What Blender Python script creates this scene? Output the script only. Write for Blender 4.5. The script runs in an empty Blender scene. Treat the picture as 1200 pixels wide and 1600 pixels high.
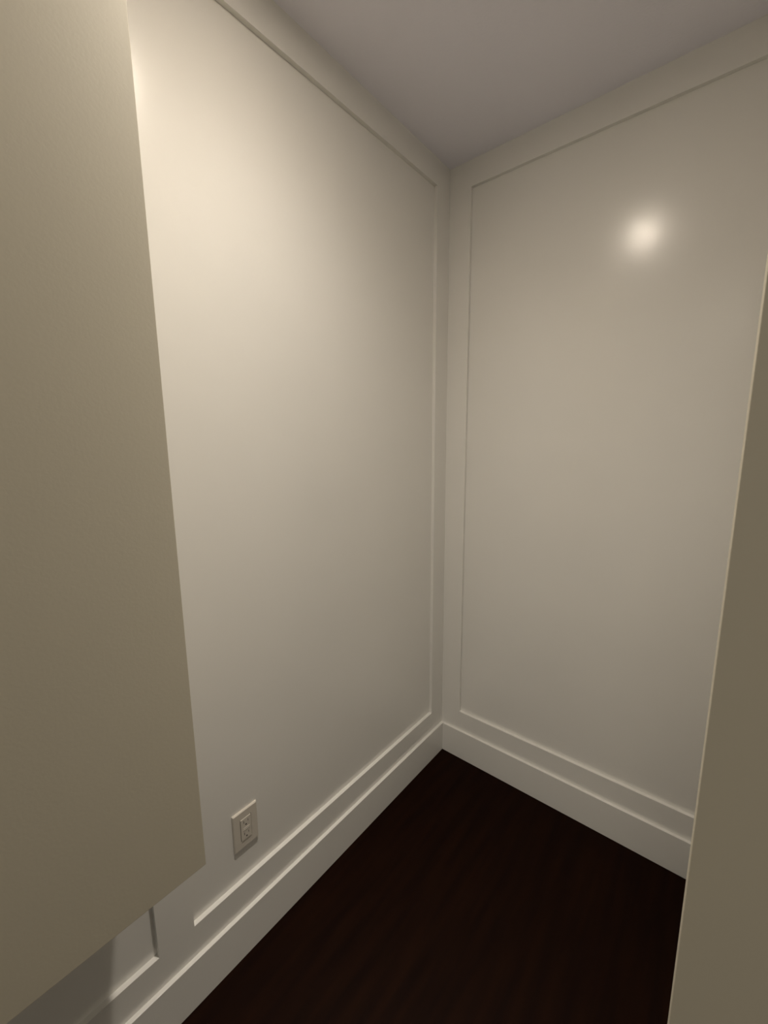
import bpy, bmesh, math
from mathutils import Matrix, Vector

S = 0.948                      # survey units -> metres (8 ft ceiling)
scene = bpy.context.scene
COL = scene.collection

# ---------------------------------------------------------------- camera
cam_data = bpy.data.cameras.new('camera')
cam_data.sensor_fit = 'VERTICAL'
cam_data.sensor_height = 36.0
cam_data.lens = 646.0 / 1600.0 * 36.0
cam_data.clip_start = 0.01
cam = bpy.data.objects.new('camera', cam_data)
COL.objects.link(cam)
rot = Matrix(((0.7677973698, -0.0971894594, 0.6332783021),
              (0.6406339814,  0.1298471830, -0.7567878243),
              (-0.0086776041, 0.9867593010, 0.1619591959)))
cam.matrix_world = Matrix.Translation(Vector((0.96682, -1.59125, 1.5)) * S) @ rot.to_4x4()
scene.camera = cam

# ---------------------------------------------------------------- world, exposure, lights
world = bpy.data.worlds.new('world')
scene.world = world
world.use_nodes = True
bg = world.node_tree.nodes['Background']
bg.inputs['Color'].default_value = (1.0, 0.93, 0.82, 1)
bg.inputs['Strength'].default_value = 0.27

vs = scene.view_settings
vs.view_transform = 'Standard'
vs.look = 'None'
vs.gamma = 1.0
vs.use_curve_mapping = False
vs.exposure = 0.16

CEIL = 2.583
LAMP = (0.50, -1.05)
lamp_data = bpy.data.lights.new('downlight_beam', 'POINT')
lamp_data.energy = 29.0
lamp_data.color = (1.0, 0.91, 0.80)
lamp_data.shadow_soft_size = 0.03
# photometric distribution of a recessed downlight: brightest straight down, fading to the side
lamp_data.use_nodes = True
lt = lamp_data.node_tree
em = lt.nodes['Emission']
tcl = lt.nodes.new('ShaderNodeTexCoord')
sx = lt.nodes.new('ShaderNodeSeparateXYZ')
lt.links.new(tcl.outputs['Normal'], sx.inputs[0])
neg = lt.nodes.new('ShaderNodeMath')
neg.operation = 'MULTIPLY'
neg.inputs[1].default_value = -1.0
lt.links.new(sx.outputs['Z'], neg.inputs[0])
cl = lt.nodes.new('ShaderNodeMath')
cl.operation = 'MAXIMUM'
cl.inputs[1].default_value = 0.0
lt.links.new(neg.outputs[0], cl.inputs[0])
pw = lt.nodes.new('ShaderNodeMath')
pw.operation = 'POWER'
pw.inputs[1].default_value = 2.6
lt.links.new(cl.outputs[0], pw.inputs[0])
ss = lt.nodes.new('ShaderNodeMapRange')
ss.interpolation_type = 'SMOOTHSTEP'
ss.inputs['From Min'].default_value = 0.10
ss.inputs['From Max'].default_value = 0.85
lt.links.new(cl.outputs[0], ss.inputs['Value'])
mu = lt.nodes.new('ShaderNodeMath')
mu.operation = 'MULTIPLY'
lt.links.new(pw.outputs[0], mu.inputs[0])
lt.links.new(ss.outputs['Result'], mu.inputs[1])
nb = lt.nodes.new('ShaderNodeMath')           # narrow central lobe of the beam
nb.operation = 'POWER'
nb.inputs[1].default_value = 22.0
lt.links.new(cl.outputs[0], nb.inputs[0])
ma = lt.nodes.new('ShaderNodeMath')
ma.operation = 'MULTIPLY_ADD'
ma.inputs[1].default_value = 2.2
lt.links.new(nb.outputs[0], ma.inputs[0])
lt.links.new(mu.outputs[0], ma.inputs[2])
lt.links.new(ma.outputs[0], em.inputs['Strength'])
lamp = bpy.data.objects.new('downlight_beam', lamp_data)
lamp.location = (LAMP[0] * S, LAMP[1] * S, (CEIL - 0.036) * S)
COL.objects.link(lamp)

# unseen hall light behind the photographer, added to light the hall-side faces
hall_data = bpy.data.lights.new('hall_fill_light', 'AREA')
hall_data.shape = 'DISK'
hall_data.size = 0.45
hall_data.energy = 9.2
hall_data.color = (1.0, 0.89, 0.74)
hall = bpy.data.objects.new('hall_fill_light', hall_data)
hall.location = (1.15 * S, -3.0 * S, (CEIL - 0.03) * S)
COL.objects.link(hall)


# ---------------------------------------------------------------- materials
def paint(name, color, rough, bump=0.04, scale=220.0, tint=0.03, wave=0.0, spec=0.5):
    m = bpy.data.materials.new(name)
    m.use_nodes = True
    nt = m.node_tree
    b = nt.nodes['Principled BSDF']
    b.inputs['Roughness'].default_value = rough
    b.inputs['Specular IOR Level'].default_value = spec
    tc = nt.nodes.new('ShaderNodeTexCoord')
    n = nt.nodes.new('ShaderNodeTexNoise')
    n.inputs['Scale'].default_value = 3.0
    n.inputs['Detail'].default_value = 3.0
    nt.links.new(tc.outputs['Object'], n.inputs['Vector'])
    mx = nt.nodes.new('ShaderNodeMix')
    mx.data_type = 'RGBA'
    mx.inputs['A'].default_value = (*[c * (1 - tint) for c in color], 1)
    mx.inputs['B'].default_value = (*[min(1, c * (1 + tint)) for c in color], 1)
    nt.links.new(n.outputs['Fac'], mx.inputs['Factor'])
    nt.links.new(mx.outputs['Result'], b.inputs['Base Color'])
    g = nt.nodes.new('ShaderNodeTexNoise')
    g.inputs['Scale'].default_value = scale
    g.inputs['Detail'].default_value = 2.0
    nt.links.new(tc.outputs['Object'], g.inputs['Vector'])
    bp = nt.nodes.new('ShaderNodeBump')
    bp.inputs['Strength'].default_value = bump
    bp.inputs['Distance'].default_value = 0.002
    nt.links.new(g.outputs['Fac'], bp.inputs['Height'])
    last = bp
    if wave:
        w = nt.nodes.new('ShaderNodeTexNoise')
        w.inputs['Scale'].default_value = 22.0
        w.inputs['Detail'].default_value = 3.0
        nt.links.new(tc.outputs['Object'], w.inputs['Vector'])
        bp2 = nt.nodes.new('ShaderNodeBump')
        bp2.inputs['Strength'].default_value = wave
        bp2.inputs['Distance'].default_value = 0.002
        nt.links.new(w.outputs['Fac'], bp2.inputs['Height'])
        nt.links.new(bp.outputs['Normal'], bp2.inputs['Normal'])
        last = bp2
    nt.links.new(last.outputs['Normal'], b.inputs['Normal'])
    return m


WALL = paint('satin_wall_paint', (0.81, 0.80, 0.765), 0.21, bump=0.0, wave=0.13)
HALL = paint('hall_paint_shaded', (0.545, 0.508, 0.412), 0.6, bump=0.05)  # duller beige paint, its tone lowered further to stand in for shade
CEILM = paint('ceiling_paint', (0.86, 0.85, 0.93), 0.85, bump=0.25, scale=160)
PLASTIC = paint('white_outlet_plastic', (0.66, 0.62, 0.55), 0.30, bump=0.0)
DARK = paint('dark_slot', (0.03, 0.027, 0.022), 0.7, bump=0.0)
METAL = paint('lamp_trim_white', (0.8, 0.78, 0.74), 0.9, bump=0.0, spec=0.0)

# very dark stained wood
FLOOR = bpy.data.materials.new('dark_stained_wood')
FLOOR.use_nodes = True
nt = FLOOR.node_tree
b = nt.nodes['Principled BSDF']
b.inputs['Roughness'].default_value = 0.55
b.inputs['Specular IOR Level'].default_value = 0.06
tc = nt.nodes.new('ShaderNodeTexCoord')
mp = nt.nodes.new('ShaderNodeMapping')
mp.inputs['Scale'].default_value = (14.0, 1.4, 1.0)
nt.links.new(tc.outputs['Object'], mp.inputs['Vector'])
n = nt.nodes.new('ShaderNodeTexNoise')
n.inputs['Scale'].default_value = 2.2
n.inputs['Detail'].default_value = 6.0
nt.links.new(mp.outputs['Vector'], n.inputs['Vector'])
cr = nt.nodes.new('ShaderNodeValToRGB')
cr.color_ramp.elements[0].position = 0.3
cr.color_ramp.elements[0].color = (0.0050, 0.0010, 0.0002, 1)
cr.color_ramp.elements[1].position = 0.75
cr.color_ramp.elements[1].color = (0.012, 0.0032, 0.0006, 1)
nt.links.new(n.outputs['Fac'], cr.inputs['Fac'])
nt.links.new(cr.outputs['Color'], b.inputs['Base Color'])
bp = nt.nodes.new('ShaderNodeBump')
bp.inputs['Strength'].default_value = 0.15
bp.inputs['Distance'].default_value = 0.002
nt.links.new(n.outputs['Fac'], bp.inputs['Height'])
nt.links.new(bp.outputs['Normal'], b.inputs['Normal'])

LENS = bpy.data.materials.new('lamp_lens')
LENS.use_nodes = True
lb = LENS.node_tree.nodes['Principled BSDF']
lb.inputs['Base Color'].default_value = (0.9, 0.88, 0.82, 1)
lb.inputs['Roughness'].default_value = 1.0
lb.inputs['Specular IOR Level'].default_value = 0.0
lb.inputs['Emission Color'].default_value = (1.0, 0.86, 0.70, 1)
lb.inputs['Emission Strength'].default_value = 140.0


# ---------------------------------------------------------------- helpers
def box(bm, lo, hi):
    lo = [v * S for v in lo]
    hi = [v * S for v in hi]
    r = bmesh.ops.create_cube(bm, size=1.0)
    for v in r['verts']:
        v.co = Vector([(lo[i] + hi[i]) / 2 + v.co[i] * (hi[i] - lo[i]) for i in range(3)])
    return r['verts']


def obj(name, bm, mat, parent=None, bevel=0.0, seg=2, smooth=False):
    me = bpy.data.meshes.new(name)
    bmesh.ops.recalc_face_normals(bm, faces=bm.faces)
    bm.to_mesh(me)
    bm.free()
    me.materials.append(mat)
    o = bpy.data.objects.new(name, me)
    COL.objects.link(o)
    if parent:
        o.parent = parent
    if smooth:
        for p in me.polygons:
            p.use_smooth = True
    if bevel:
        md = o.modifiers.new('bevel', 'BEVEL')
        md.width = bevel * S
        md.segments = seg
        md.limit_method = 'ANGLE'
        for p in me.polygons:
            p.use_smooth = True
        md.harden_normals = True
    return o


def slab(name, lo, hi, mat, parent=None, bevel=0.0, seg=2):
    bm = bmesh.new()
    box(bm, lo, hi)
    return obj(name, bm, mat, parent, bevel, seg)


def struct(o):
    o['kind'] = 'structure'
    return o


# ---------------------------------------------------------------- levels of the panelling
BASE_TOP = 0.143        # top of the baseboard
RAIL_LO = 0.235         # top edge of the bottom rail
RAIL_HI = 2.489         # lower edge of the top rail
FRONT = 0.012           # stiles and rails stand this far behind the baseboard face
BACK = 0.026            # panel faces
THICK = 0.14
YEND = -3.7

floor = struct(slab('floor', (-0.14, YEND, -0.06), (3.0, 0.14, 0.0), FLOOR))
ceiling = struct(slab('ceiling', (-0.14, YEND, CEIL), (3.0, 0.14, CEIL + 0.08), CEILM))

# left wall: panel plane is the wall body, frame members are its parts
wall_left = struct(slab('wall_left', (-THICK, YEND, 0.0), (-BACK, THICK, CEIL), WALL))
# main panel spans y -1.224 .. -0.081 ; second panel runs from -1.313 towards the hall
PL0, PL1 = -1.224, -0.081
P20, P21 = -2.35, -1.313


def left_piece(name, y0, y1, z0, z1):
    return slab(name, (-BACK - 0.002, y0, z0), (-FRONT, y1, z1), WALL, wall_left)


left_piece('bottom_rail', YEND, 0.02, 0.0, RAIL_LO)
left_piece('top_rail', YEND, 0.02, RAIL_HI, CEIL)
left_piece('stile', PL1, 0.02, RAIL_LO, RAIL_HI)
left_piece('stile', P21, PL0, RAIL_LO, RAIL_HI)
left_piece('stile', YEND, P20, RAIL_LO, RAIL_HI)

# back wall (right half of the picture)
XW = 1.24
wall_back = struct(slab('wall_back', (-0.03, BACK, 0.0), (XW + 0.14, THICK, CEIL), WALL))


def back_piece(name, x0, x1, z0, z1):
    return slab(name, (x0, FRONT, z0), (x1, BACK + 0.002, z1), WALL, wall_back)


PB0, PB1 = 0.084, 1.15
back_piece('bottom_rail', -0.012, XW, 0.0, RAIL_LO)
back_piece('top_rail', -0.012, XW, RAIL_HI, CEIL)
back_piece('stile', -0.012, PB0, RAIL_LO, RAIL_HI)
back_piece('stile', PB1, XW, RAIL_LO, RAIL_HI)

# baseboards
struct(slab('baseboard_left', (-FRONT - 0.001, YEND, 0.0), (0.0, FRONT, BASE_TOP), WALL, bevel=0.0012))
struct(slab('baseboard_back', (0.0, 0.0, 0.0), (XW, FRONT + 0.001, BASE_TOP), WALL, bevel=0.0012))

# alcove's right side wall and the wall that returns beside the camera
struct(slab('wall_right', (XW, -1.08, 0.0), (XW + 0.14, BACK, CEIL), WALL))
jamb_x = 0.9728
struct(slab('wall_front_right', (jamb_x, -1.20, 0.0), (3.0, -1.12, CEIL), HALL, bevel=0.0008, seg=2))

# boxed-out wall section above the low part of the left wall, nearer the camera
T = 0.34
edge_y = -1.1845 - 0.42 * T
bot_z = 1.5 - (1 - T / 0.96682) * (1.5 - 0.4035)
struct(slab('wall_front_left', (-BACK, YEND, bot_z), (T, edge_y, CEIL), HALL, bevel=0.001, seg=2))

# hall side opposite (behind the camera, closes part of the hall)
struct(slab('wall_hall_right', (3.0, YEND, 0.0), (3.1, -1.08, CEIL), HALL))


# ---------------------------------------------------------------- wall outlet
def empty(name, loc):
    o = bpy.data.objects.new(name, None)
    o.location = Vector(loc) * S
    COL.objects.link(o)
    return o


OY, OZ = -1.0540, 0.3965           # centre of the plate
outlet = empty('wall_outlet', (-BACK, OY, OZ))
outlet['label'] = 'white rectangular electrical outlet plate low on the left panelled wall, above the bottom rail'
outlet['category'] = 'outlet'


def local_slab(name, x0, x1, y0, y1, z0, z1, mat, parent, bevel=0.0, seg=2):
    return slab(name, (x0, y0, z0), (x1, y1, z1), mat, parent, bevel, seg)


# plate with a rectangular opening for the receptacle
PW, PH, PT = 0.0395, 0.0610, 0.0065
RW, RH = 0.0178, 0.0362
bm = bmesh.new()
outer_b = [(0.0, -PW, -PH), (0.0, PW, -PH), (0.0, PW, PH), (0.0, -PW, PH)]
sl = 0.0028
outer_f = [(PT, -PW + sl, -PH + sl), (PT, PW - sl, -PH + sl), (PT, PW - sl, PH - sl), (PT, -PW + sl, PH - sl)]
inner_f = [(PT, -RW, -RH), (PT, RW, -RH), (PT, RW, RH), (PT, -RW, RH)]
inner_b = [(PT - 0.004, -RW, -RH), (PT - 0.004, RW, -RH), (PT - 0.004, RW, RH), (PT - 0.004, -RW, RH)]
mid = [(PT * 0.55, p[1], p[2]) for p in outer_b]
rings = [[bm.verts.new(Vector(p) * S) for p in ring] for ring in (outer_b, mid, outer_f, inner_f, inner_b)]
for a, c in zip(rings, rings[1:]):
    for i in range(4):
        bm.faces.new((a[i], a[(i + 1) % 4], c[(i + 1) % 4], c[i]))
bm.faces.new(rings[0][::-1])
obj('cover_plate', bm, PLASTIC, outlet, bevel=0.0006)

# receptacle body
recept = local_slab('receptacle', PT - 0.0045, PT + 0.0016, -RW + 0.0012, RW - 0.0012, -RH + 0.0012, RH - 0.0012, PLASTIC, outlet, 0.0008)


def slot(y0, y1, z0, z1):
    local_slab('slot', PT + 0.0008, PT + 0.0018, y0, y1, z0, z1, DARK, recept)


def ground(cy, cz):
    bm = bmesh.new()
    bmesh.ops.create_cone(bm, cap_ends=True, segments=16, radius1=0.0024 * S, radius2=0.0024 * S, depth=0.001 * S,
                          matrix=Matrix.Translation(Vector((PT + 0.0013, cy, cz)) * S) @ Matrix.Rotation(math.pi / 2, 4, 'Y'))
    obj('ground_hole', bm, DARK, recept)


for cz in (0.0205, -0.0180):
    slot(-0.0078, -0.0062, cz - 0.0010, cz + 0.0072)
    slot(0.0060, 0.0074, cz - 0.0006, cz + 0.0062)
    ground(0.0, cz - 0.0075)
# two small buttons between the sockets
local_slab('button', PT + 0.0010, PT + 0.0024, -0.0100, 0.0100, 0.0008, 0.0042, PLASTIC, recept, 0.0004)
local_slab('button', PT + 0.0010, PT + 0.0024, -0.0100, 0.0100, -0.0042, -0.0008, PLASTIC, recept, 0.0004)

# ---------------------------------------------------------------- ceiling downlight (just above the frame)
dl = empty('ceiling_downlight', (LAMP[0], LAMP[1], CEIL))
dl['label'] = 'round white ceiling downlight above the alcove whose glints show on both panelled walls'
dl['category'] = 'ceiling light'


def ring(bm, profile, seg=48):
    loops = []
    for k in range(seg):
        a = 2 * math.pi * k / seg
        loops.append([bm.verts.new(Vector((r * math.cos(a), r * math.sin(a), z)) * S) for r, z in profile])
    for k in range(seg):
        p, q = loops[k], loops[(k + 1) % seg]
        for i in range(len(profile)):
            j = (i + 1) % len(profile)
            bm.faces.new((p[i], p[j], q[j], q[i]))


bm = bmesh.new()
ring(bm, [(0.052, 0.0), (0.055, -0.004), (0.066, -0.004), (0.070, 0.0)])
obj('trim_ring', bm, METAL, dl, smooth=True)
bm = bmesh.new()
bmesh.ops.create_cone(bm, cap_ends=True, segments=48, radius1=0.052 * S, radius2=0.052 * S, depth=0.002 * S,
                      matrix=Matrix.Translation(Vector((0, 0, -0.001)) * S))
obj('lens', bm, LENS, dl)
